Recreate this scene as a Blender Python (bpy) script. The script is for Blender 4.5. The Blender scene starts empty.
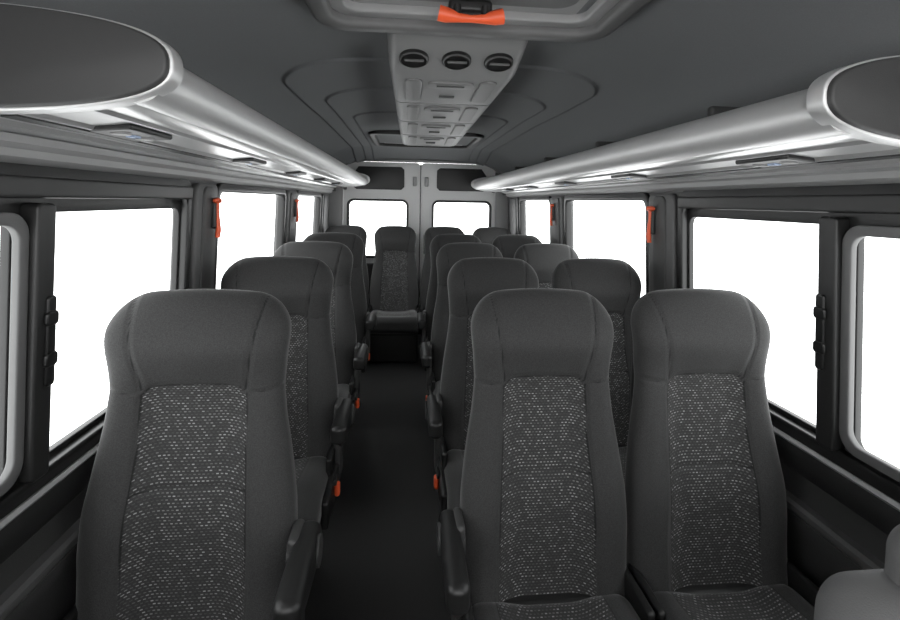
import bpy, bmesh, math
import numpy as np
from mathutils import Matrix, Vector

scene = bpy.context.scene
try:
    scene.view_settings.view_transform = 'Standard'
    scene.view_settings.look = 'None'
except Exception:
    pass

# ------------------------------------------------------------------ materials
def new_mat(name):
    m = bpy.data.materials.new(name); m.use_nodes = True
    nt = m.node_tree
    return m, nt, nt.nodes['Principled BSDF']

def simple(name, col, rough=0.5, metal=0.0, bump=0.0, bscale=300.0, spec=0.5, var=0.0):
    m, nt, b = new_mat(name)
    c = (col, col, col, 1) if isinstance(col, (int, float)) else (*col, 1)
    b.inputs['Base Color'].default_value = c
    b.inputs['Roughness'].default_value = rough
    b.inputs['Metallic'].default_value = metal
    b.inputs['Specular IOR Level'].default_value = spec
    if bump > 0 or var > 0:
        tc = nt.nodes.new('ShaderNodeTexCoord')
        n = nt.nodes.new('ShaderNodeTexNoise'); n.inputs['Scale'].default_value = bscale
        n.inputs['Detail'].default_value = 3
        nt.links.new(tc.outputs['Object'], n.inputs['Vector'])
        if bump > 0:
            bp = nt.nodes.new('ShaderNodeBump'); bp.inputs['Strength'].default_value = bump
            bp.inputs['Distance'].default_value = 0.002
            nt.links.new(n.outputs['Fac'], bp.inputs['Height'])
            nt.links.new(bp.outputs['Normal'], b.inputs['Normal'])
        if var > 0:
            mr = nt.nodes.new('ShaderNodeMapRange')
            mr.inputs['From Min'].default_value = 0.3; mr.inputs['From Max'].default_value = 0.7
            mr.inputs['To Min'].default_value = 1 - var; mr.inputs['To Max'].default_value = 1 + var
            mx = nt.nodes.new('ShaderNodeVectorMath'); mx.operation = 'SCALE'
            mx.inputs[0].default_value = c[:3]
            nt.links.new(n.outputs['Fac'], mr.inputs['Value'])
            nt.links.new(mr.outputs['Result'], mx.inputs['Scale'])
            nt.links.new(mx.outputs['Vector'], b.inputs['Base Color'])
    return m

def seat_fabric():
    m, nt, b = new_mat('seat_fabric')
    N = nt.nodes; L = nt.links
    def M(op, a, b_=None, c=None):
        n = N.new('ShaderNodeMath'); n.operation = op
        for i, x in enumerate((a, b_, c)):
            if x is None: continue
            if isinstance(x, (int, float)): n.inputs[i].default_value = x
            else: L.new(x, n.inputs[i])
        return n.outputs[0]
    tc = N.new('ShaderNodeTexCoord')
    sep = N.new('ShaderNodeSeparateXYZ'); L.new(tc.outputs['Object'], sep.inputs[0])
    v = M('DIVIDE', M('SUBTRACT', sep.outputs['Z'], M('MULTIPLY', sep.outputs['Y'], 0.5)), 0.0068)
    row = M('FLOOR', v)
    u = M('ADD', M('DIVIDE', sep.outputs['X'], 0.0098), M('MULTIPLY', row, 0.5))
    col = M('FLOOR', u)
    fx = M('ABSOLUTE', M('SUBTRACT', M('FRACT', u), 0.5)); fy = M('ABSOLUTE', M('SUBTRACT', M('FRACT', v), 0.5))
    def step(x, a, b_):
        n = N.new('ShaderNodeMapRange'); n.inputs['From Min'].default_value = a; n.inputs['From Max'].default_value = b_
        n.inputs['To Min'].default_value = 1; n.inputs['To Max'].default_value = 0
        L.new(x, n.inputs['Value']); return n.outputs['Result']
    dash = M('MULTIPLY', step(fx, 0.24, 0.32), step(fy, 0.12, 0.22))
    cb = N.new('ShaderNodeCombineXYZ'); L.new(col, cb.inputs['X']); L.new(row, cb.inputs['Y'])
    wn = N.new('ShaderNodeTexWhiteNoise'); wn.noise_dimensions = '2D'; L.new(cb.outputs[0], wn.inputs['Vector'])
    amp = M('ADD', M('MULTIPLY', M('POWER', wn.outputs['Value'], 2.2), 0.32), 0.025)
    nz = N.new('ShaderNodeTexNoise'); nz.inputs['Scale'].default_value = 420; nz.inputs['Detail'].default_value = 2
    L.new(tc.outputs['Object'], nz.inputs['Vector'])
    wr = N.new('ShaderNodeMapRange'); wr.inputs['From Min'].default_value = 0.3; wr.inputs['From Max'].default_value = 0.7
    wr.inputs['To Min'].default_value = 0.024; wr.inputs['To Max'].default_value = 0.050
    L.new(nz.outputs['Fac'], wr.inputs['Value'])
    pat = M('ADD', M('MULTIPLY', wr.outputs['Result'], 0.9), M('MULTIPLY', dash, amp))
    a = N.new('ShaderNodeAttribute'); a.attribute_name = 'sdf'
    lt = step(a.outputs['Fac'], -0.001, 0.001)
    s = N.new('ShaderNodeAttribute'); s.attribute_name = 'seam'
    sm = N.new('ShaderNodeMapRange'); sm.interpolation_type = 'SMOOTHSTEP'
    sm.inputs['From Min'].default_value = 0.0012; sm.inputs['From Max'].default_value = 0.0040
    sm.inputs['To Min'].default_value = 0.25; sm.inputs['To Max'].default_value = 1
    L.new(s.outputs['Fac'], sm.inputs['Value'])
    mixv = M('ADD', M('MULTIPLY', pat, lt), M('MULTIPLY', wr.outputs['Result'], M('SUBTRACT', 1.0, lt)))
    fin = M('MULTIPLY', mixv, sm.outputs['Result'])
    L.new(fin, b.inputs['Base Color'])
    sb = N.new('ShaderNodeMapRange'); sb.interpolation_type = 'SMOOTHSTEP'
    sb.inputs['From Min'].default_value = 0.0; sb.inputs['From Max'].default_value = 0.014
    L.new(s.outputs['Fac'], sb.inputs['Value'])
    b1 = N.new('ShaderNodeBump'); b1.inputs['Strength'].default_value = 0.45; b1.inputs['Distance'].default_value = 0.006
    L.new(sb.outputs['Result'], b1.inputs['Height'])
    b2 = N.new('ShaderNodeBump'); b2.inputs['Strength'].default_value = 0.25; b2.inputs['Distance'].default_value = 0.001
    L.new(nz.outputs['Fac'], b2.inputs['Height']); L.new(b1.outputs['Normal'], b2.inputs['Normal'])
    L.new(b2.outputs['Normal'], b.inputs['Normal'])
    b.inputs['Roughness'].default_value = 0.75
    b.inputs['Specular IOR Level'].default_value = 0.35
    b.inputs['Sheen Weight'].default_value = 0.32
    b.inputs['Sheen Roughness'].default_value = 0.35
    return m

def glass_mat():
    m = bpy.data.materials.new('window_glass'); m.use_nodes = True
    nt = m.node_tree; nt.nodes.clear()
    o = nt.nodes.new('ShaderNodeOutputMaterial')
    t = nt.nodes.new('ShaderNodeBsdfTransparent'); t.inputs[0].default_value = (0.95, 0.96, 0.96, 1)
    g = nt.nodes.new('ShaderNodeBsdfGlossy'); g.inputs['Roughness'].default_value = 0.02
    mx = nt.nodes.new('ShaderNodeMixShader'); mx.inputs[0].default_value = 0.06
    nt.links.new(t.outputs[0], mx.inputs[1]); nt.links.new(g.outputs[0], mx.inputs[2])
    nt.links.new(mx.outputs[0], o.inputs[0])
    return m

FAB = seat_fabric()
BLACK = simple('black_plastic', 0.014, 0.42, bump=0.15, bscale=500)
RUBBER = simple('black_rubber_frame', 0.009, 0.35)
DGREY = simple('dark_grey_trim', 0.046, 0.5, bump=0.2, bscale=450)
MGREY = simple('mid_grey_trim', 0.088, 0.5, bump=0.15, bscale=450)
SASH = simple('sash_frame_grey', 0.13, 0.5)
DUCT = simple('duct_grey_plastic', 0.21, 0.45, bump=0.1, bscale=400)
DUCT2 = simple('duct_inset_plastic', 0.15, 0.45, bump=0.1, bscale=400)
LGREY = simple('light_grey_plastic', 0.30, 0.42, bump=0.08, bscale=400)
PALE = simple('pale_grey_paint', 0.60, 0.35)
ALU = simple('brushed_aluminium', 0.66, 0.46, metal=0.55)
RACKM = simple('rack_underside_aluminium', 0.55, 0.30, metal=0.55)
CAPM = simple('rack_end_cap_grey', 0.045, 0.5, bump=0.2, bscale=600)
CEIL = simple('ceiling_headliner', (0.165, 0.17, 0.175), 0.9, bump=0.25, bscale=350, var=0.06)
FLOOR = simple('floor_vinyl', 0.026, 0.55, bump=0.1, bscale=200, var=0.12)
ORANGE = simple('orange_plastic', (0.85, 0.12, 0.04), 0.4)
LFAB = simple('light_grey_upholstery', 0.12, 0.8, bump=0.3, bscale=500)
STEEL = simple('steel_leg', 0.10, 0.4, metal=0.6)
GLASS = glass_mat()
LENS = simple('lamp_lens', (0.45, 0.55, 0.75), 0.15)

# ------------------------------------------------------------------ mesh builder
class MB:
    def __init__(s):
        s.v = []; s.f = []; s.m = []; s.sdf = []; s.seam = []; s.mats = []
    def mi(s, mat):
        if mat not in s.mats: s.mats.append(mat)
        return s.mats.index(mat)
    def add(s, vs, fs, mat, sdf=None, seam=None):
        o = len(s.v); k = s.mi(mat)
        s.v += [tuple(v) for v in vs]
        s.f += [tuple(i + o for i in f) for f in fs]
        s.m += [k] * len(fs)
        s.sdf += list(sdf) if sdf is not None else [0.1] * len(vs)
        s.seam += list(seam) if seam is not None else [0.1] * len(vs)
    def rbox(s, c, h, r, mat, k=3, mid=2, rot=None, deform=None, attr=None):
        r = min(r, min(h) * 0.98)
        axes = []
        for a in range(3):
            lo = [-h[a] + r * (1 - math.tan(math.pi / 4 * i / k)) for i in range(k, -1, -1)]
            md = [-(h[a] - r) + 2 * (h[a] - r) * i / mid for i in range(1, mid)]
            hi = [-x for x in reversed(lo)]
            axes.append(lo + md + hi)
        idx = {}; vs = []; fs = []
        def vid(p):
            key = tuple(round(x, 6) for x in p)
            if key in idx: return idx[key]
            inner = [max(-(h[a] - r), min(h[a] - r, p[a])) for a in range(3)]
            d = Vector([p[a] - inner[a] for a in range(3)])
            if d.length > 1e-9: d.normalize()
            q = Vector(inner) + d * r
            idx[key] = len(vs); vs.append(q); return idx[key]
        for a in range(3):
            b_, c_ = (a + 1) % 3, (a + 2) % 3
            for sg in (-1, 1):
                B, C = axes[b_], axes[c_]
                for i in range(len(B) - 1):
                    for j in range(len(C) - 1):
                        q = []
                        for (u, w) in ((B[i], C[j]), (B[i+1], C[j]), (B[i+1], C[j+1]), (B[i], C[j+1])):
                            p = [0, 0, 0]; p[a] = sg * h[a]; p[b_] = u; p[c_] = w
                            q.append(vid(p))
                        if sg < 0: q.reverse()
                        fs.append(q)
        sd = se = None
        if attr:
            sd = []; se = []
            for v in vs:
                x, y = attr(v); sd.append(x); se.append(y)
        if deform: vs = [deform(v) for v in vs]
        if rot is not None: vs = [rot @ v for v in vs]
        vs = [v + Vector(c) for v in vs]
        s.add(vs, fs, mat, sd, se)
    def tube(s, pts, r, mat, n=12, cap=True):
        pts = [Vector(p) for p in pts]; vs = []; fs = []
        for i, p in enumerate(pts):
            t = (pts[min(i+1, len(pts)-1)] - pts[max(i-1, 0)]).normalized()
            up = Vector((0, 0, 1)) if abs(t.z) < 0.9 else Vector((1, 0, 0))
            a = t.cross(up).normalized(); b = t.cross(a).normalized()
            rr = r[i] if isinstance(r, (list, tuple)) else r
            for k in range(n):
                th = 2 * math.pi * k / n
                vs.append(p + a * math.cos(th) * rr + b * math.sin(th) * rr)
        for i in range(len(pts) - 1):
            for k in range(n):
                fs.append((i*n+k, i*n+(k+1) % n, (i+1)*n+(k+1) % n, (i+1)*n+k))
        if cap:
            fs.append(tuple(range(n))[::-1]); fs.append(tuple((len(pts)-1)*n + k for k in range(n)))
        s.add(vs, fs, mat)
    def extrude_profile(s, prof, y0, y1, mat, closed=False, flip=1, ny=1):
        n = len(prof); vs = []; fs = []
        for j in range(ny + 1):
            y = y0 + (y1 - y0) * j / ny
            vs += [(flip * x, y, z) for x, z in prof]
        for j in range(ny):
            for i in range(n if closed else n - 1):
                k = (i + 1) % n
                fs.append((j*n+i, j*n+k, (j+1)*n+k, (j+1)*n+i))
        if closed:
            fs.append(tuple(range(n))[::-1]); fs.append(tuple(ny*n + i for i in range(n)))
        s.add(vs, fs, mat)
    def mesh(s, name, smooth=True, angle=35):
        me = bpy.data.meshes.new(name)
        me.from_pydata(s.v, [], s.f)
        for m in s.mats: me.materials.append(m)
        me.polygons.foreach_set('material_index', s.m)
        a = me.attributes.new('sdf', 'FLOAT', 'POINT'); a.data.foreach_set('value', s.sdf)
        a = me.attributes.new('seam', 'FLOAT', 'POINT'); a.data.foreach_set('value', s.seam)
        bm = bmesh.new(); bm.from_mesh(me)
        bmesh.ops.recalc_face_normals(bm, faces=bm.faces)
        if smooth:
            ca = math.radians(angle)
            for f in bm.faces: f.smooth = True
            for e in bm.edges:
                if len(e.link_faces) == 2 and e.calc_face_angle(0) > ca: e.smooth = False
        bm.to_mesh(me); bm.free()
        return me
    def obj(s, name, loc=(0, 0, 0), smooth=True, angle=35):
        o = bpy.data.objects.new(name, s.mesh(name, smooth, angle)); o.location = loc
        scene.collection.objects.link(o); return o

def link(name, me, loc=(0, 0, 0), sx=1.0):
    o = bpy.data.objects.new(name, me); o.location = loc; o.scale = (sx, 1, 1)
    scene.collection.objects.link(o); return o

def curve_geo(loops, ext, bev=0.0, bres=2):
    cu = bpy.data.curves.new('tmp', 'CURVE'); cu.dimensions = '2D'; cu.fill_mode = 'BOTH'
    for lp in loops:
        sp = cu.splines.new('POLY'); sp.points.add(len(lp) - 1)
        for i, p in enumerate(lp): sp.points[i].co = (p[0], p[1], 0, 1)
        sp.use_cyclic_u = True
    cu.extrude = max(ext - bev, 0.0001); cu.bevel_depth = bev; cu.bevel_resolution = bres; cu.offset = -bev
    o = bpy.data.objects.new('tmp', cu); scene.collection.objects.link(o)
    bpy.context.view_layer.update()
    dg = bpy.context.evaluated_depsgraph_get()
    me = bpy.data.meshes.new_from_object(o.evaluated_get(dg))
    bm = bmesh.new(); bm.from_mesh(me); bmesh.ops.remove_doubles(bm, verts=bm.verts, dist=1e-5)
    bm.to_mesh(me); bm.free()
    vs = [v.co.copy() for v in me.vertices]; fs = [tuple(p.vertices) for p in me.polygons]
    bpy.data.objects.remove(o); bpy.data.curves.remove(cu); bpy.data.meshes.remove(me)
    return vs, fs

def rrect(x0, y0, x1, y1, r, n=7):
    pts = []
    for cx, cy, a0 in ((x1-r, y1-r, 0), (x0+r, y1-r, 90), (x0+r, y0+r, 180), (x1-r, y0+r, 270)):
        for i in range(n + 1):
            a = math.radians(a0 + 90 * i / n); pts.append((cx + r*math.cos(a), cy + r*math.sin(a)))
    return pts

T = math.tan(math.radians(2.5))
def wallx(z): return 0.955 - (z - 0.82) * T
def side_map(sgn, off=0.0):
    def f(v): # v.x = y ; v.y = z ; v.z = outwards
        return (sgn * (wallx(v.y) + v.z + off), v.x, v.y)
    return f

def add_panel(mb, loops, ext, mat, mp, bev=0.0):
    vs, fs = curve_geo(loops, ext, bev)
    mb.add([mp(v) for v in vs], fs, mat)

# ------------------------------------------------------------------ seats
def sm(a, b, x):
    t = max(0, min(1, (x - a) / (b - a))); return t*t*(3-2*t)
def smooth_table(xs, ys, s=0.025):
    g = np.linspace(xs[0], xs[-1], 800); v = np.interp(g, xs, ys)
    k = int(s / (g[1]-g[0])); ker = np.hanning(2*k+1); ker /= ker.sum()
    vp = np.convolve(np.pad(v, k, mode='edge'), ker, mode='valid')
    return lambda z: float(np.interp(z, g, vp))
WT = smooth_table([.34, .45, .55, .65, .75, .85, .93, 1.0, 1.06, 1.2], [.220, .228, .231, .226, .213, .197, .189, .194, .201, .200])
DT = smooth_table([.34, .45, .60, .75, .9, 1.0, 1.08, 1.2], [.12, .14, .14, .125, .11, .125, .125, .11])
ZT = 1.158

def back_sdf(x, z):
    hw = .115 + .015 * (1 - sm(.50, .85, z)) 
    r = .030; zt = .948
    qx = abs(x) - (hw - r); qz = (z - .010 * (1 - (x/.12)**2)) - (zt - .010 - r)
    d = math.hypot(max(qx, 0), max(qz, 0)) - r + min(max(qx, qz), 0)
    return d, hw

def backrest(mb, mat):
    n = 132; RT = .085
    zs = list(np.linspace(.35, ZT - RT, 92))
    zs += [ZT - RT + RT * math.sin(math.pi/2 * i / 15) for i in range(1, 16)]
    vs = []; sd = []; se = []
    for z in zs:
        w = WT(z); d = DT(z) / 2
        if z > ZT - RT:
            q = min((z - (ZT - RT)) / RT, .9999); c = math.sqrt(1 - q*q)
            w = w - .085 + .085 * c
            d = max(d - .056 + .056 * c, .004)
        yc = DT(min(z, ZT-.07)) / 2 + (z - .45) * .16 - .026 * math.exp(-((z - 1.05)/.08)**2) - .012*math.exp(-((z-.62)/.1)**2)
        for i in range(n):
            th = 2 * math.pi * i / n
            c, s_ = math.cos(th), math.sin(th)
            ex = 2 / 3.0
            x = w * math.copysign(abs(c)**ex, c); y = d * math.copysign(abs(s_)**ex, s_)
            sdv, hw = back_sdf(x, z)
            front = s_ < -0.02
            if front:
                top = 1 - sm(ZT - .09, ZT, z)
                y += .038 * top * (1 - sm(.06, .185, abs(x))) * (1 - .9*math.exp(-((z - 1.05)/.10)**2))
                y += .005 * (1 - sm(-.014, .006, sdv))
            zz = z + .018 * (1 - (x/.20)**2) * sm(ZT - .12, ZT, z)
            vs.append((x, yc + y, zz))
            if front:
                seam = abs(sdv)
                if sdv < 0: seam = min(seam, abs(z - .690 - .006*math.cos(x*10)))
                if z > .93:
                    seam = min(seam, abs(abs(x) - (.112 + .16 * (z - .94))))
                if abs(x) > hw - .004: seam = min(seam, abs(z - (.925 + .15*(abs(x)-hw))) + .0012)
                sd.append(sdv); se.append(seam)
            else:
                sd.append(.1); se.append(.1)
    fs = []
    for j in range(len(zs) - 1):
        for i in range(n):
            k = (i+1) % n
            fs.append((j*n+i, j*n+k, (j+1)*n+k, (j+1)*n+i))
    fs.append(tuple(range(n))[::-1]); fs.append(tuple((len(zs)-1)*n + i for i in range(n)))
    mb.add(vs, fs, mat, sd, se)

def cushion(mb, mat):
    def deform(v):
        v = v.copy()
        if v.z > 0:
            v.z += -.016 * (1 - sm(.05, .18, abs(v.x))) * (1 - sm(.1, .22, -v.y))
        v.x *= 1 + .04 * sm(0, .22, -v.y)
        v.z -= .03 * sm(-.05, .24, v.y)
        return v
    def attr(v):
        if v.z < .03: return .1, .1
        r = .05; hw = .140
        qx = abs(v.x) - (hw - r); qy = -v.y - (.175 - r)
        d = math.hypot(max(qx, 0), max(qy, 0)) - r + min(max(qx, qy), 0)
        return d, abs(d)
    mb.rbox((0, -.21, .362), (.222, .245, .07), .05, mat, k=6, mid=34, deform=deform, attr=attr)

def make_seat(arm, rear=False):
    mb = MB()
    backrest(mb, FAB); cushion(mb, FAB)
    mb.rbox((0, .19, .72), (.175, .012, .26), .011, BLACK, mid=2)
    mb.rbox((0, .06, .34), (.21, .07, .045), .03, BLACK)
    mb.rbox((0, -.17, .28), (.20, .21, .022), .01, BLACK)
    if rear:
        mb.rbox((0, -.10, .14), (.215, .20, .14), .02, BLACK)
    for sx in (-1, 1):
        if not rear:
            mb.rbox((sx*.14, -.02, .135), (.018, .045, .13), .012, STEEL)
            mb.rbox((sx*.14, -.30, .135), (.018, .03, .13), .012, STEEL)
            mb.rbox((sx*.14, -.16, .014), (.024, .20, .013), .008, STEEL)
        mb.rbox((sx*.220, -.02, .38), (.010, .085, .06), .010, BLACK, k=4)
    if arm:
        mb.rbox((arm*.232, -.10, .33), (.012, .17, .05), .011, BLACK, k=4)
        mb.rbox((arm*.238, .03, .46), (.013, .045, .15), .012, DGREY, k=4)
        rt = Matrix.Rotation(math.radians(-3), 4, 'X')
        def tp(v):
            v = v.copy(); v.z = v.z * (1 - .25 * sm(0, .15, -v.y)); return v
        mb.rbox((arm*.262, -.060, .568), (.026, .140, .045), .024, BLACK, k=5, mid=6, rot=rt, deform=tp)
        mb.tube([(arm*.225, .02, .56), (arm*.292, .02, .56)], .036, DGREY, n=24)
        mb.rbox((arm*.254, -.13, .345), (.009, .014, .025), .008, ORANGE)
        mb.rbox((arm*.248, -.12, .375), (.006, .03, .010), .005, BLACK)
    elif not rear:
        bx = .220
        mb.tube([(bx, -.08, .36), (bx + .012, -.12, .46)], .008, BLACK, n=8)
        rt = Matrix.Rotation(math.radians(35), 4, 'X')
        mb.rbox((bx + .013, -.135, .483), (.014, .010, .028), .006, BLACK, rot=rt)
        mb.rbox((bx + .013, -.148, .504), (.013, .010, .016), .004, ORANGE, rot=rt)
    return mb.mesh('passenger_seat', angle=50)

seat_L = make_seat(+1); seat_R = make_seat(-1); seat_N = make_seat(0); seat_B = make_seat(0, True)
ROWS = [1.25, 2.0, 2.75, 3.5]
for y in ROWS:
    link('passenger_seat', seat_L, (-.676, y - .12, 0), 1.12)
    link('passenger_seat', seat_R, (.232, y - .1, 0))
    link('passenger_seat', seat_N, (.700, y - .1, 0))
for x in (-.715, -.245, .225, .695):
    link('passenger_seat', seat_B, (x, 4.42, 0))

# front seat near the camera
mb = MB()
def fd(v):
    v = v.copy(); v.x *= 1 - .12 * sm(.0, .3, v.z); v.y += .1 * v.z; return v
mb.rbox((.565, .45, .70), (.25, .065, .285), .06, LFAB, k=6, mid=10, deform=fd)
mb.rbox((.60, .47, .965), (.18, .05, .09), .045, LFAB, k=6, mid=4)
mb.rbox((.565, .22, .39), (.25, .26, .08), .06, LFAB, k=5, mid=6)
mb.rbox((.565, .26, .16), (.18, .2, .16), .02, BLACK)
mb.obj('front_seat')

# ------------------------------------------------------------------ shell
Y0, Y1 = -0.55, 5.0
mb = MB()
mb.rbox((0, (Y0+Y1)/2 + .03, -.03), (1.02, (Y1-Y0)/2 + .06, .03), .004, FLOOR, mid=1)
mb.obj('floor')
# unseen cab dashboard wall, added to block low light from the open front
mb = MB()
mb.rbox((0, Y0 - .03, .52), (1.02, .03, .52), .02, DGREY)
mb.rbox((0, Y0 + .06, .97), (.93, .10, .07), .04, BLACK, k=4)
mb.obj('wall_front_light_block')
def ceil_z(x, y):
    t = min(abs(x)/.965, .999)
    z = 1.55 + .385 * (1 - t**3.2)**(1/2.2)
    def stepp(hw, ya, yb, r, h):
        qx = abs(x) - (hw - r); qy = abs(y - (ya+yb)/2) - ((yb-ya)/2 - r)
        d = math.hypot(max(qx, 0), max(qy, 0)) - r + min(max(qx, qy), 0)
        return -h * (1 - sm(-.006, .006, d))
    z += stepp(.66, 1.80, 5.3, .26, .011)
    z += stepp(.56, 2.25, 5.2, .22, .009)
    z += stepp(.48, 2.85, 5.2, .16, .008)
    z += .02*sm(1.5, 2.0, y) + .012*sm(2.3, 3.0, y)
    z -= .10 * sm(4.45, 5.0, y)
    return z
nx, ny = 280, 900
xs = [-.95 + 1.90*i/nx for i in range(nx+1)]; ys = [Y0 + (Y1-Y0+.02)*j/ny for j in range(ny+1)]
vs = [(x, y, ceil_z(x, y)) for y in ys for x in xs]
fs = [(j*(nx+1)+i, j*(nx+1)+i+1, (j+1)*(nx+1)+i+1, (j+1)*(nx+1)+i) for j in range(ny) for i in range(nx)]
mb = MB(); mb.add(vs, fs, CEIL)
mb.extrude_profile([(1.0*math.cos(a), 1.60+.46*math.sin(a)) for a in np.linspace(0, math.pi, 20)], Y0, Y1, CEIL)
mb.obj('ceiling', angle=60)

WIN = [(.20, 1.785), (2.03, 3.14), (3.46, 4.42)]
ZB, ZTOP = .775, 1.47
n_trim = [1]
for sgn, side in ((-1, 'left'), (1, 'right')):
    mb = MB()
    outer = [(Y0, .68), (Y1, .68), (Y1, 1.76), (Y0, 1.76)]
    holes = [rrect(a, ZB, b, ZTOP, .06) for a, b in WIN]
    mp = side_map(sgn, .03)
    add_panel(mb, [outer] + holes, .025, MGREY, mp, bev=.006)
    prof = [(.98, 0), (.98, .22), (.97, .24), (.965, .50), (.95, .525), (.95, .555), (.97, .57), (.973, .68), (.973, .74)]
    mb.extrude_profile(prof, Y0, Y1, DGREY, flip=sgn)
    mb.extrude_profile([(x + .05, z) for x, z in prof], Y0, Y1, DGREY, flip=sgn)
    mb.obj('wall_' + side, angle=40)
    mb = MB()
    p = [(.973, .67), (.942, .685), (.936, .70), (.936, .740), (.942, .760), (.975, .775), (.99, .775), (.99, .67)]
    mb.extrude_profile(p, Y0, Y1 - .05, BLACK, closed=True, flip=sgn)
    p = [(.975, .555), (.95, .56), (.942, .57), (.942, .585), (.95, .593), (.975, .595)]
    mb.extrude_profile(p, Y0, Y1 - .05, MGREY, closed=True, flip=sgn)
    p = [(.938, .757), (.932, .765), (.938, .773), (.947, .770)]
    mb.extrude_profile(p, Y0, Y1 - .05, LGREY, closed=True, flip=sgn)
    mb.obj('trim_%d' % n_trim[0], angle=40); n_trim[0] += 1
    mb = MB()
    w = wallx(1.5)
    p = [(w+.01, 1.475), (w-.018, 1.48), (w-.03, 1.49), (w-.032, 1.505), (w-.045, 1.515), (w-.048, 1.53), (w, 1.54)]
    mb.extrude_profile(p, Y0 + .2, Y1 - .08, LGREY, closed=True, flip=sgn)
    mb.obj('trim_%d' % n_trim[0], angle=40); n_trim[0] += 1
    for ya, yb in ((1.810, 2.005), (3.165, 3.435), (4.46, 4.80)):
        mb = MB()
        add_panel(mb, [rrect(ya, .79, yb, 1.47, .03)], .014, MGREY, side_map(sgn, -.005), bev=.008)
        add_panel(mb, [rrect(ya + .05, .81, yb - .05, 1.46, .03)], .010, DGREY, side_map(sgn, -.016), bev=.006)
        mb.obj('trim_%d' % n_trim[0], angle=40); n_trim[0] += 1

wn = 1
for sgn in (-1, 1):
    for k, (a, b) in enumerate(WIN):
        mb = MB()
        o = rrect(a - .012, ZB - .012, b + .012, ZTOP + .012, .06)
        m_in = side_map(sgn, .012)
        if k == 0:
            add_panel(mb, [o, rrect(a + .03, .805, b - .020, 1.425, .04)], .022, RUBBER, m_in, bev=.006)
            ms = side_map(sgn, .026)
            ym = 1.085 if sgn < 0 else 1.11
            add_panel(mb, [rrect(a+.02, .79, b-.01, 1.44, .04), rrect(ym+.025, .820, b-.030, 1.378, .03), rrect(a+.06, .820, ym-.05, 1.378, .03)], .010, BLACK, ms, bev=.003)
            add_panel(mb, [rrect(a+.07, .812, ym-.026, 1.382, .05), rrect(a+.10, .838, ym-.052, 1.356, .035)], .009, SASH, side_map(sgn, .004), bev=.004)
            add_panel(mb, [rrect(ym-.026, .80, ym+.027, 1.40, .012)], .020, BLACK, side_map(sgn, .0), bev=.006)
            for zz in (1.06, 1.15):
                add_panel(mb, [rrect(ym-.005, zz-.016, ym+.030, zz+.016, .010)], .006, RUBBER, side_map(sgn, -.023), bev=.004)
            add_panel(mb, [rrect(ym+.0, 1.0, ym+.026, 1.2, .010)], .006, RUBBER, side_map(sgn, -.020), bev=.004)
            add_panel(mb, [rrect(a, 1.41, b-.0, 1.455, .01)], .016, BLACK, side_map(sgn, .0), bev=.005)
            add_panel(mb, [rrect(a+.05, .80, b-.02, 1.40, .03)], .002, GLASS, side_map(sgn, .034))
        else:
            add_panel(mb, [o, rrect(a + .018, .815, b - .025, 1.44, .04)], .024, RUBBER, m_in, bev=.008)
            add_panel(mb, [rrect(a+.01, .80, b-.01, 1.45, .03)], .002, GLASS, side_map(sgn, .03))
        mb.obj('window_%d' % wn, angle=40); wn += 1

def rear_map(yoff):
    return lambda v: (v.x, yoff + v.z, v.y)
mb = MB()
outer = [(-.99, -.03), (.99, -.03), (.99, 1.75)] + [(.97*math.cos(a), 1.62 + .34*math.sin(a)) for a in np.linspace(.4, math.pi-.4, 14)] + [(-.99, 1.75)]
add_panel(mb, [outer, rrect(-.80, .05, .80, 1.82, .09)], .03, LGREY, rear_map(5.03), bev=.01)
mb.rbox((0, 5.045, .9), (.03, .012, .90), .008, RUBBER)
mb.rbox((0, 5.05, .05), (.80, .012, .05), .008, RUBBER)
mb.obj('wall_rear', angle=40)
for i, s in enumerate((-1, 1)):
    mb = MB()
    x0, x1 = (.004, .795)
    fl = lambda pts: [(s*p[0], p[1]) for p in pts]
    add_panel(mb, [fl(rrect(x0, .055, x1, 1.815, .04)), fl(rrect(.13, .83, .745, 1.42, .06))], .022, PALE, rear_map(5.01), bev=.008)
    add_panel(mb, [fl(rrect(.122, .815, .757, 1.432, .07)), fl(rrect(.145, .84, .73, 1.408, .05))], .014, RUBBER, rear_map(4.995), bev=.005)
    add_panel(mb, [fl(rrect(.14, .83, .74, 1.42, .05))], .002, GLASS, rear_map(5.01))
    pl = [(.20, 1.53), (.66, 1.53), (.70, 1.56), (.70, 1.68), (.64, 1.765), (.20, 1.765), (.17, 1.74), (.17, 1.56)]
    add_panel(mb, [fl(pl)], .012, BLACK, rear_map(4.985), bev=.005)
    add_panel(mb, [fl(rrect(.16, .12, .74, .76, .05))], .012, DGREY, rear_map(4.985), bev=.005)
    mb.rbox((s*.06, 4.98, .95), (.018, .012, .09), .01, BLACK)
    mb.rbox((s*.062, 4.98, 1.62), (.02, .012, .05), .01, LGREY)
    for zz in (1.0, 1.55): mb.rbox((s*.775, 4.975, zz), (.018, .02, .03), .01, MGREY)
    mb.obj('door_%d' % (i+1), angle=40)
mb = MB()
o1 = [(-.95, 1.50), (-.86, 1.50), (-.84, 1.70), (-.72, 1.80), (-.5, 1.835), (.5, 1.835), (.72, 1.80), (.84, 1.70), (.86, 1.50), (.95, 1.50), (.95, 1.9), (-.95, 1.9)]
add_panel(mb, [o1], .03, MGREY, rear_map(4.93), bev=.01)
mb.obj('trim_%d' % n_trim[0], angle=40); n_trim[0] += 1

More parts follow.
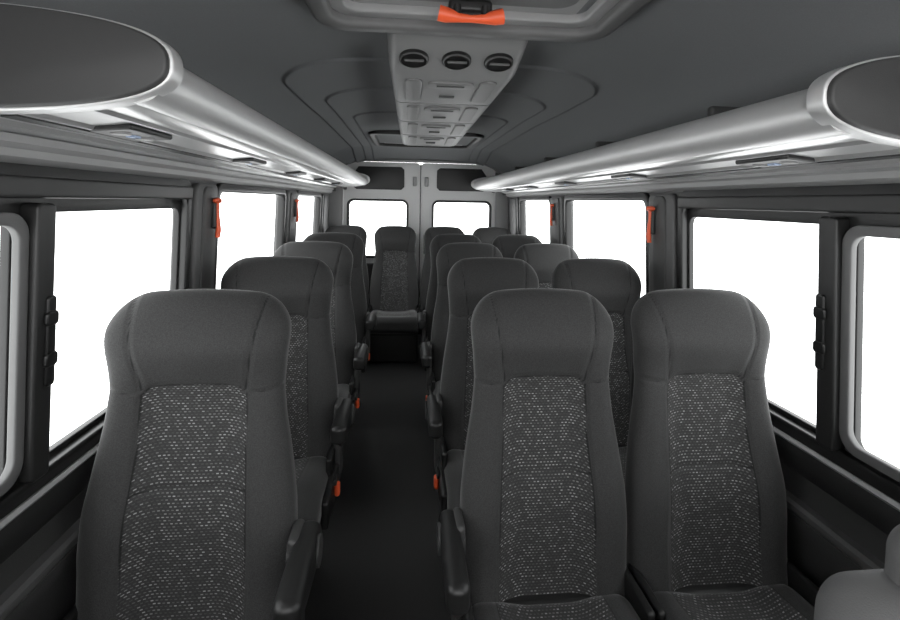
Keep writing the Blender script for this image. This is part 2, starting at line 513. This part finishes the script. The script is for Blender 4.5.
# ------------------------------------------------------------------ luggage racks
for sgn in (-1, 1):
    RY0, RY1 = (.80 if sgn < 0 else .735), 4.86
    mb = MB()
    cx, cz, r = .580, (1.612 if sgn < 0 else 1.592), .046
    dz_ = cz - 1.610
    tube = [(cx + r*math.cos(a), cz + r*math.sin(a)) for a in np.linspace(math.radians(70), math.radians(300), 26)]
    tube += [(cx + .02, cz - .02), (cx + .012, cz + .03)]
    mb.extrude_profile(tube, RY0, RY1, ALU, closed=True, flip=sgn)
    body = [(.60, 1.573), (.612, 1.565), (.66, 1.562), (.664, 1.555), (.672, 1.555), (.676, 1.561), (.76, 1.552), (.764, 1.544), (.80, 1.541),
            (.804, 1.548), (.845, 1.545), (.85, 1.535), (.878, 1.53), (.92, 1.53), (.92, 1.545), (.62, 1.59), (.605, 1.62), (.60, 1.62)]
    body = [(x, z + dz_) for x, z in body]
    mb.extrude_profile(body, RY0, RY1, RACKM, closed=True, flip=sgn)
    mb.extrude_profile([(.772, 1.553+dz_), (.772, 1.540+dz_), (.794, 1.538+dz_), (.794, 1.551+dz_)], RY0+.02, RY1-.02, BLACK, closed=True, flip=sgn)
    for yy in np.arange(1.2, 4.8, .75):
        mb.rbox((sgn*.76, yy, 1.635), (.12, .012, .05), .01, DGREY)
    for yc, fr in ((RY0, -1), (RY1, 1)):
        def oval(sc, dz=0, N=48):
            pts = []
            for a in np.linspace(math.radians(90), math.radians(270), N):
                c, s_ = math.cos(a), math.sin(a)
                pts.append((.92 + .405*sc*math.copysign(abs(c)**(2/2.6), c), 1.622 + dz_ + (.083-dz)*math.copysign(abs(s_)**(2/2.6), s_)))
            return pts
        def mp(off): return lambda v: (sgn*v.x, yc + off + v.z, v.y)
        add_panel(mb, [oval(1.0)], .018, ALU, mp(0), bev=.004)
        add_panel(mb, [oval(.986, .004)], .012, CAPM, mp(fr*.016), bev=.005)
    for yy in np.arange(1.08, 4.4, .75):
        rt = Matrix.Rotation(sgn*math.radians(5), 4, 'Y')
        mb.rbox((sgn*.735, yy, 1.551+dz_), (.042, .085, .007), .006, BLACK, k=3, rot=rt)
        mb.tube([(sgn*.735, yy-.045, 1.548+dz_), (sgn*.735, yy-.045, 1.541+dz_)], .018, LGREY, n=20)
        mb.tube([(sgn*.735, yy+.045, 1.548+dz_), (sgn*.735, yy+.045, 1.541+dz_)], .018, LGREY, n=20)
        mb.rbox((sgn*.735, yy, 1.543+dz_), (.010, .012, .003), .002, LENS)
    mb.obj('luggage_rack', angle=40)

# ------------------------------------------------------------------ AC duct
mb = MB()
def duct_ring(y, zb, wt, wb, r=.03):
    zt = 2.0
    pts = [(-wt, zt), (-wt+.006, zb + .05)]
    for a in np.linspace(180, 270, 6): pts.append((-wb + r*math.cos(math.radians(a)) , zb + r + r*math.sin(math.radians(a))))
    for a in np.linspace(270, 360, 6): pts.append((wb + r*math.cos(math.radians(a)), zb + r + r*math.sin(math.radians(a))))
    pts += [(wt-.006, zb + .05), (wt, zt)]
    return [(x, y, z) for x, z in pts]
YD = 1.42
rings = [duct_ring(YD, 1.915, .215, .175), duct_ring(YD+.03, 1.89, .225, .182), duct_ring(YD+.17, 1.852, .225, .185), duct_ring(YD+.21, 1.842, .225, .185)]
yy = YD + .21; ys0 = yy
ST = .40
while yy < 3.0:
    zz = 1.842 - (yy+ST-ys0)*.03; t = 1 - .09*(yy + ST - ys0)
    rings.append(duct_ring(yy + ST - .018, zz, .225*t, .185*t))
    rings.append(duct_ring(yy + ST - .014, zz+.010, .223*t, .182*t))
    rings.append(duct_ring(yy + ST - .004, zz+.010, .223*t, .182*t))
    rings.append(duct_ring(yy + ST, zz, .225*t, .185*t))
    yy += ST
ylast = yy
rings.append(duct_ring(ylast + .08, 1.80, .18, .145)); rings.append(duct_ring(ylast+.16, 1.96, .17, .13))
n = len(rings[0]); vs = [p for r_ in rings for p in r_]
fs = [(j*n+i, j*n+i+1, (j+1)*n+i+1, (j+1)*n+i) for j in range(len(rings)-1) for i in range(n-1)]
fs.append(tuple(range(n))); fs.append(tuple((len(rings)-1)*n + i for i in range(n)))
mb.add(vs, fs, DUCT)
nrm = Vector((0, -.28, -1)).normalized()
for x in (-.135, 0, .135):
    c = Vector((x, YD+.10, 1.871))
    mb.tube([c - nrm*.02, c + nrm*.010], .046, BLACK, n=32)
    mb.tube([c + nrm*.008, c + nrm*.014], [.046, .040], DGREY, n=32, cap=False)
    for a in (-.02, -.007, .007, .02):
        mb.rbox(c + Vector((0, a, a*.28)) + nrm*.012, (.030, .003, .004), .002, MGREY, k=1, mid=1)
y = ys0
while y < 3.0:
    zb = 1.842 - (y + .15 - ys0)*.03; t = 1 - .09*(y + .2 - ys0)
    add_panel(mb, [rrect(-.085*t, y+.05, .085*t, y+.13, .03)], .006, DUCT2, (lambda zb: lambda v: (v.x, v.y, zb + v.z))(zb), bev=.003)
    mb.rbox((0, y + .09, zb - .006), (.05, .008, .003), .002, BLACK)
    for sx in (-1, 1):
        add_panel(mb, [[(sx*px*t, y + py) for px, py in rrect(.105, .03, .165, .33, .025)]], .005, DUCT2, (lambda zb: lambda v: (v.x, v.y, zb - .002 - .03*(v.y - y - .15) + v.z))(zb), bev=.003)
    mb.rbox((0, y + .26, zb - .006), (.03, .012, .004), .003, DGREY)
    y += ST
mb.obj('air_conditioning_duct', angle=40)

# ------------------------------------------------------------------ roof hatches
def zmap(zc): return lambda v: (v.x, v.y, zc + v.z)
def hatch(hx, ya, yb, zc, handle, M1, M2):
    mb = MB()
    add_panel(mb, [rrect(-hx, ya, hx, yb, .09), rrect(-hx+.05, ya+.05, hx-.05, yb-.05, .06)], .022, M1, zmap(zc), bev=.012)
    add_panel(mb, [rrect(-hx+.04, ya+.04, hx-.04, yb-.04, .06), rrect(-hx+.085, ya+.085, hx-.085, yb-.085, .04)], .016, M2, zmap(zc+.020), bev=.006)
    add_panel(mb, [rrect(-hx+.075, ya+.075, hx-.075, yb-.075, .04)], .006, LGREY, zmap(zc + .032))
    add_panel(mb, [rrect(-hx+.13, ya+.13, hx-.13, yb-.13, .05)], .006, M1, zmap(zc + .026), bev=.004)
    if handle:
        yh = yb - .17
        mb.rbox((0, yh + .03, zc + .004), (.055, .026, .016), .01, BLACK)
        for sx in (-1, 1): mb.tube([(sx*.035, yh, zc), (sx*.035, yh, zc-.03)], .010, BLACK)
        mb.tube([(-.080, yh, zc-.022), (-.06, yh, zc-.026), (-.028, yh, zc-.031), (0, yh, zc-.032), (.028, yh, zc-.031), (.06, yh, zc-.026), (.080, yh, zc-.022)],
                [.019, .018, .011, .009, .011, .018, .019], ORANGE, n=16)
    return mb.obj('roof_hatch', angle=40)
hatch(.40, .62, 1.36, 1.905, True, SASH, LGREY)
hatch(.44, 3.55, 4.40, 1.928, False, BLACK, LGREY)

# ------------------------------------------------------------------ emergency hammers
for sgn in (-1, 1):
    for y in (1.95, 3.33):
        mb = MB()
        x = sgn*(wallx(1.34) - .040)
        mb.rbox((x + sgn*.012, y, 1.35), (.012, .018, .055), .008, BLACK)
        mb.tube([(x, y, 1.26), (x - sgn*.004, y, 1.29), (x, y, 1.36), (x, y, 1.40)], [.009, .010, .007, .008], ORANGE, n=12)
        mb.tube([(x, y - .03, 1.405), (x, y - .018, 1.405), (x, y + .018, 1.405), (x, y + .03, 1.405)], [.005, .011, .011, .005], ORANGE, n=12)
        mb.obj('emergency_hammer')

# ------------------------------------------------------------------ light : white studio surround
w = bpy.data.worlds.new('world'); scene.world = w; w.use_nodes = True
bg = w.node_tree.nodes['Background']
bg.inputs['Color'].default_value = (1.0, 1.0, 1.0, 1); bg.inputs['Strength'].default_value = 4.6

# ------------------------------------------------------------------ camera
cam = bpy.data.cameras.new('camera'); co = bpy.data.objects.new('camera', cam)
scene.collection.objects.link(co); scene.camera = co
cam.lens = 19.0; cam.sensor_width = 36; cam.clip_start = 0.02
yaw, pitch, roll = map(math.radians, (5.4, 2.6, 1.1))
co.matrix_world = Matrix.Translation((-.155, 0, 1.42)) @ Matrix.Rotation(-yaw, 4, 'Z') @ Matrix.Rotation(math.pi/2 - pitch, 4, 'X') @ Matrix.Rotation(roll, 4, 'Z')
cam.shift_y = -87/900
